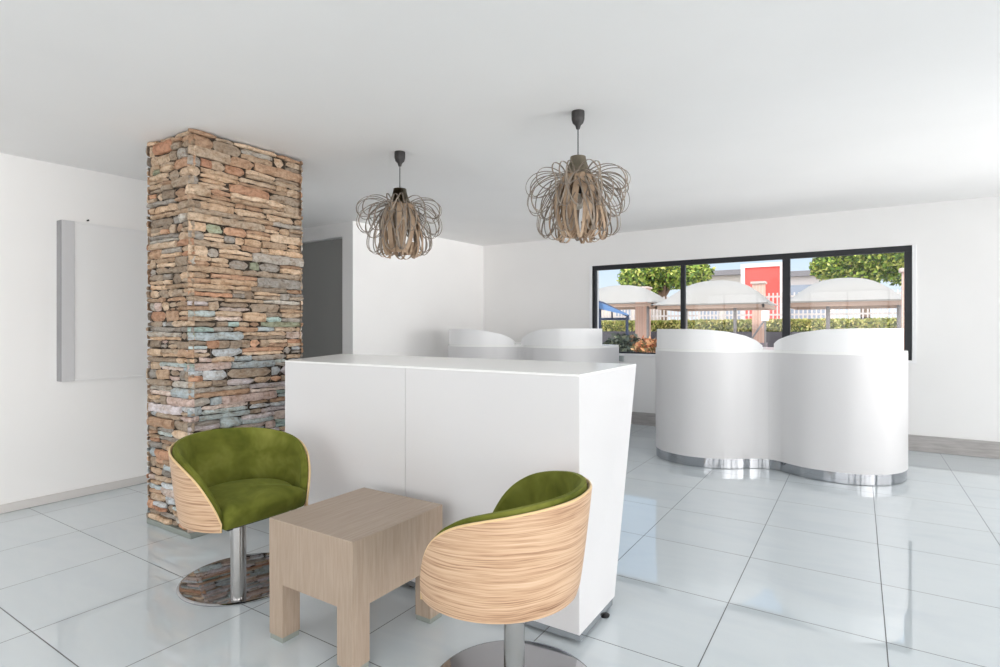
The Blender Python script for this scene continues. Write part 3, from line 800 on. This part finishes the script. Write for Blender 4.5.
# blue awning
def awning():
    Y = 12.2; root = empty('blue_awning', tuple(onY(609, 329, Y).xy)+(-.25,)); cc = Vector(root.location); tag(root, 'small blue shade awning at the lower left corner of the window', 'awning')
    bl = mat('blue_canvas', (84, 118, 160), .8); fr_ = mat('navy_frame', (46, 62, 92), .5)
    P = lambda x, y, dY=0: onY(x, y, Y+dY)-cc
    a, b, c, d = P(590, 300), P(628, 315), P(590, 312, -1.2), P(628, 318, -1.2)
    bm = bmesh.new(); vs = [bm.verts.new(v) for v in (P(590, 299), P(602, 303), P(628, 314), P(628, 315.5, -1.4), P(604, 310, -1.4), P(590, 306, -1.4))]; bm.faces.new(vs)
    bmesh.ops.solidify(bm, geom=bm.faces[:], thickness=.02); fixn(bm); link('canvas', bm, bl, root)
    bm = bmesh.new(); tube(bm, [P(588, 299), P(603, 303), P(628, 316)], .03, 8); tube(bm, [P(592, 319), P(628, 319)], .03, 8); tube(bm, [P(628, 315), P(628, 320)], .03, 8); tube(bm, [P(612, 307.5), P(612, 319)], .02, 8)
    p = P(600, 304); tube(bm, [p, Vector((p.x, p.y, 0))], .035, 8); p = P(627, 317); tube(bm, [p, Vector((p.x, p.y, 0))], .035, 8); link('frame', bm, fr_, root)
awning()
# planter shrubs close to the window
def shrub(xc, ytop, Y, w, pal, label, seed):
    rnd = random.Random(seed); a = onY(xc, ytop, Y); root = empty('shrub', (a.x, Y, -.25)); tag(root, label, 'shrub', 'shrubs below the window')
    bm = bmesh.new(); cols = []; h = a.z+.25
    foliage(bm, cols, (0, 0, h*.72), (w, w*.8, h*.30), 1500, .055, pal, rnd)
    o = link('foliage', bm, M['leaf'], root); setcol(o.data, cols)
    bm = bmesh.new()
    for k in range(6): tube(bm, [(0, 0, 0), (w*.5*math.cos(k), w*.4*math.sin(k), h*.8)], [.02, .008], 6)
    link('stem', bm, bark, root)
dk = [(70, 82, 66), (92, 100, 88), (58, 66, 58), (110, 116, 92)]
shrub(619, 336, 10.6, .34, dk, 'dark green shrub below the left window pane', 1)
shrub(632, 336, 11.6, .4, dk+[(150, 110, 80)], 'dark bronze shrub right of the dark green one', 2)
shrub(649, 338, 10.2, .3, [(206, 150, 104), (220, 176, 128), (188, 120, 84), (120, 110, 70)], 'orange leaved shrub beside the left end of the wavy desk', 3)
# white signboard leaning on a stake between the screens
def sign():
    Y = 13; c = onY(765, 320, Y); root = empty('yard_sign', (c.x, Y, -.25)); tag(root, 'small white board on a leaning stake seen between the two desk screens', 'sign board')
    z = c.z+.25
    bm = bmesh.new(); box(bm, -.07, .07, -.012, .012, z-.02, z+.2, .004); link('board', bm, M['white_trim'], root)
    bm = bmesh.new(); tube(bm, [(-.35, 0, z-.55), (.02, .02, z+.05)], .02, 8); tube(bm, [(.0, .03, 0), (.0, .03, z)], .02, 8); link('stake', bm, post_m, root)
sign()

# ------------------------------------------------------------------ light
w = bpy.data.worlds.new('World'); sc.world = w; w.use_nodes = True; nt = w.node_tree; nt.nodes.clear()
out = nt.nodes.new('ShaderNodeOutputWorld'); bg = nt.nodes.new('ShaderNodeBackground')
tc = nt.nodes.new('ShaderNodeTexCoord'); sep = nt.nodes.new('ShaderNodeSeparateXYZ'); nt.links.new(tc.outputs['Generated'], sep.inputs[0])
rp = nt.nodes.new('ShaderNodeValToRGB'); e = rp.color_ramp.elements
e[0].position = .0; e[0].color = (.82, .88, .94, 1); e[1].position = .6; e[1].color = (.36, .56, .86, 1); q = e.new(.12); q.color = (.62, .78, .94, 1)
nt.links.new(sep.outputs[2], rp.inputs['Fac'])
# extra sky brightness added behind and right of the camera to lift the room
dp = nt.nodes.new('ShaderNodeVectorMath'); dp.operation = 'DOT_PRODUCT'; dp.inputs[1].default_value = Vector((.80, -.58, .15)).normalized()
nt.links.new(tc.outputs['Generated'], dp.inputs[0])
mr = nt.nodes.new('ShaderNodeMapRange'); mr.interpolation_type = 'SMOOTHSTEP'
mr.inputs['From Min'].default_value = -.1; mr.inputs['From Max'].default_value = .95; mr.inputs['To Min'].default_value = 0; mr.inputs['To Max'].default_value = 1
nt.links.new(dp.outputs['Value'], mr.inputs['Value'])
mxc = nt.nodes.new('ShaderNodeMix'); mxc.data_type = 'RGBA'; nt.links.new(mr.outputs[0], mxc.inputs[0]); nt.links.new(rp.outputs[0], mxc.inputs[6]); mxc.inputs[7].default_value = (2.7, 2.65, 2.6, 1)
nt.links.new(mxc.outputs[2], bg.inputs[0]); bg.inputs[1].default_value = 1.0
nt.links.new(bg.outputs[0], out.inputs[0])
s = bpy.data.lights.new('sun', 'SUN'); s.energy = 2.2; s.angle = math.radians(1); s.color = (1, .96, .9)
so = bpy.data.objects.new('sun', s); C.objects.link(so); so.rotation_euler = Vector((.45, .55, -.80)).to_track_quat('-Z', 'Y').to_euler(); so.location = (0, 0, 20)

def daylight(loc, direction, sx, sy, power, col=(1, .98, .965), spread=180):  # area lamps added in assumed, unseen window openings to brighten the room
    l = bpy.data.lights.new('window_daylight', 'AREA'); l.shape = 'RECTANGLE'; l.size = sx; l.size_y = sy; l.energy = power; l.color = col; l.spread = math.radians(spread)
    o = bpy.data.objects.new('window_daylight', l); C.objects.link(o); o.location = loc; o.rotation_euler = Vector(direction).to_track_quat('-Z', 'Y').to_euler()
for a0, a1, pw in [(-3.2, -.5, 19), (-.2, 3.2, 10), (3.5, 6.6, 12)]:
    daylight((XR+.05, (a0+a1)/2, 1.23), (-1, 0, .3), a1-a0-.1, 2.1, pw*(a1-a0), spread=(115 if a0 < 3 else 58))
for a0, a1 in [(-4.4, -1.6), (-1.2, 1.6), (2.0, 4.3)]:
    daylight(((a0+a1)/2, YF-.05, 1.23), (0, 1, .7), a1-a0-.1, 2.1, 6*(a1-a0))

sc.view_settings.view_transform = 'Standard'; sc.view_settings.look = 'None'; sc.view_settings.gamma = 1; sc.view_settings.use_curve_mapping = False
sc.view_settings.exposure = 0.2
sc.cycles.use_denoising = True
sc.cycles.max_bounces = 12; sc.cycles.diffuse_bounces = 8; sc.cycles.transparent_max_bounces = 16
sc.cycles.sample_clamp_indirect = 6
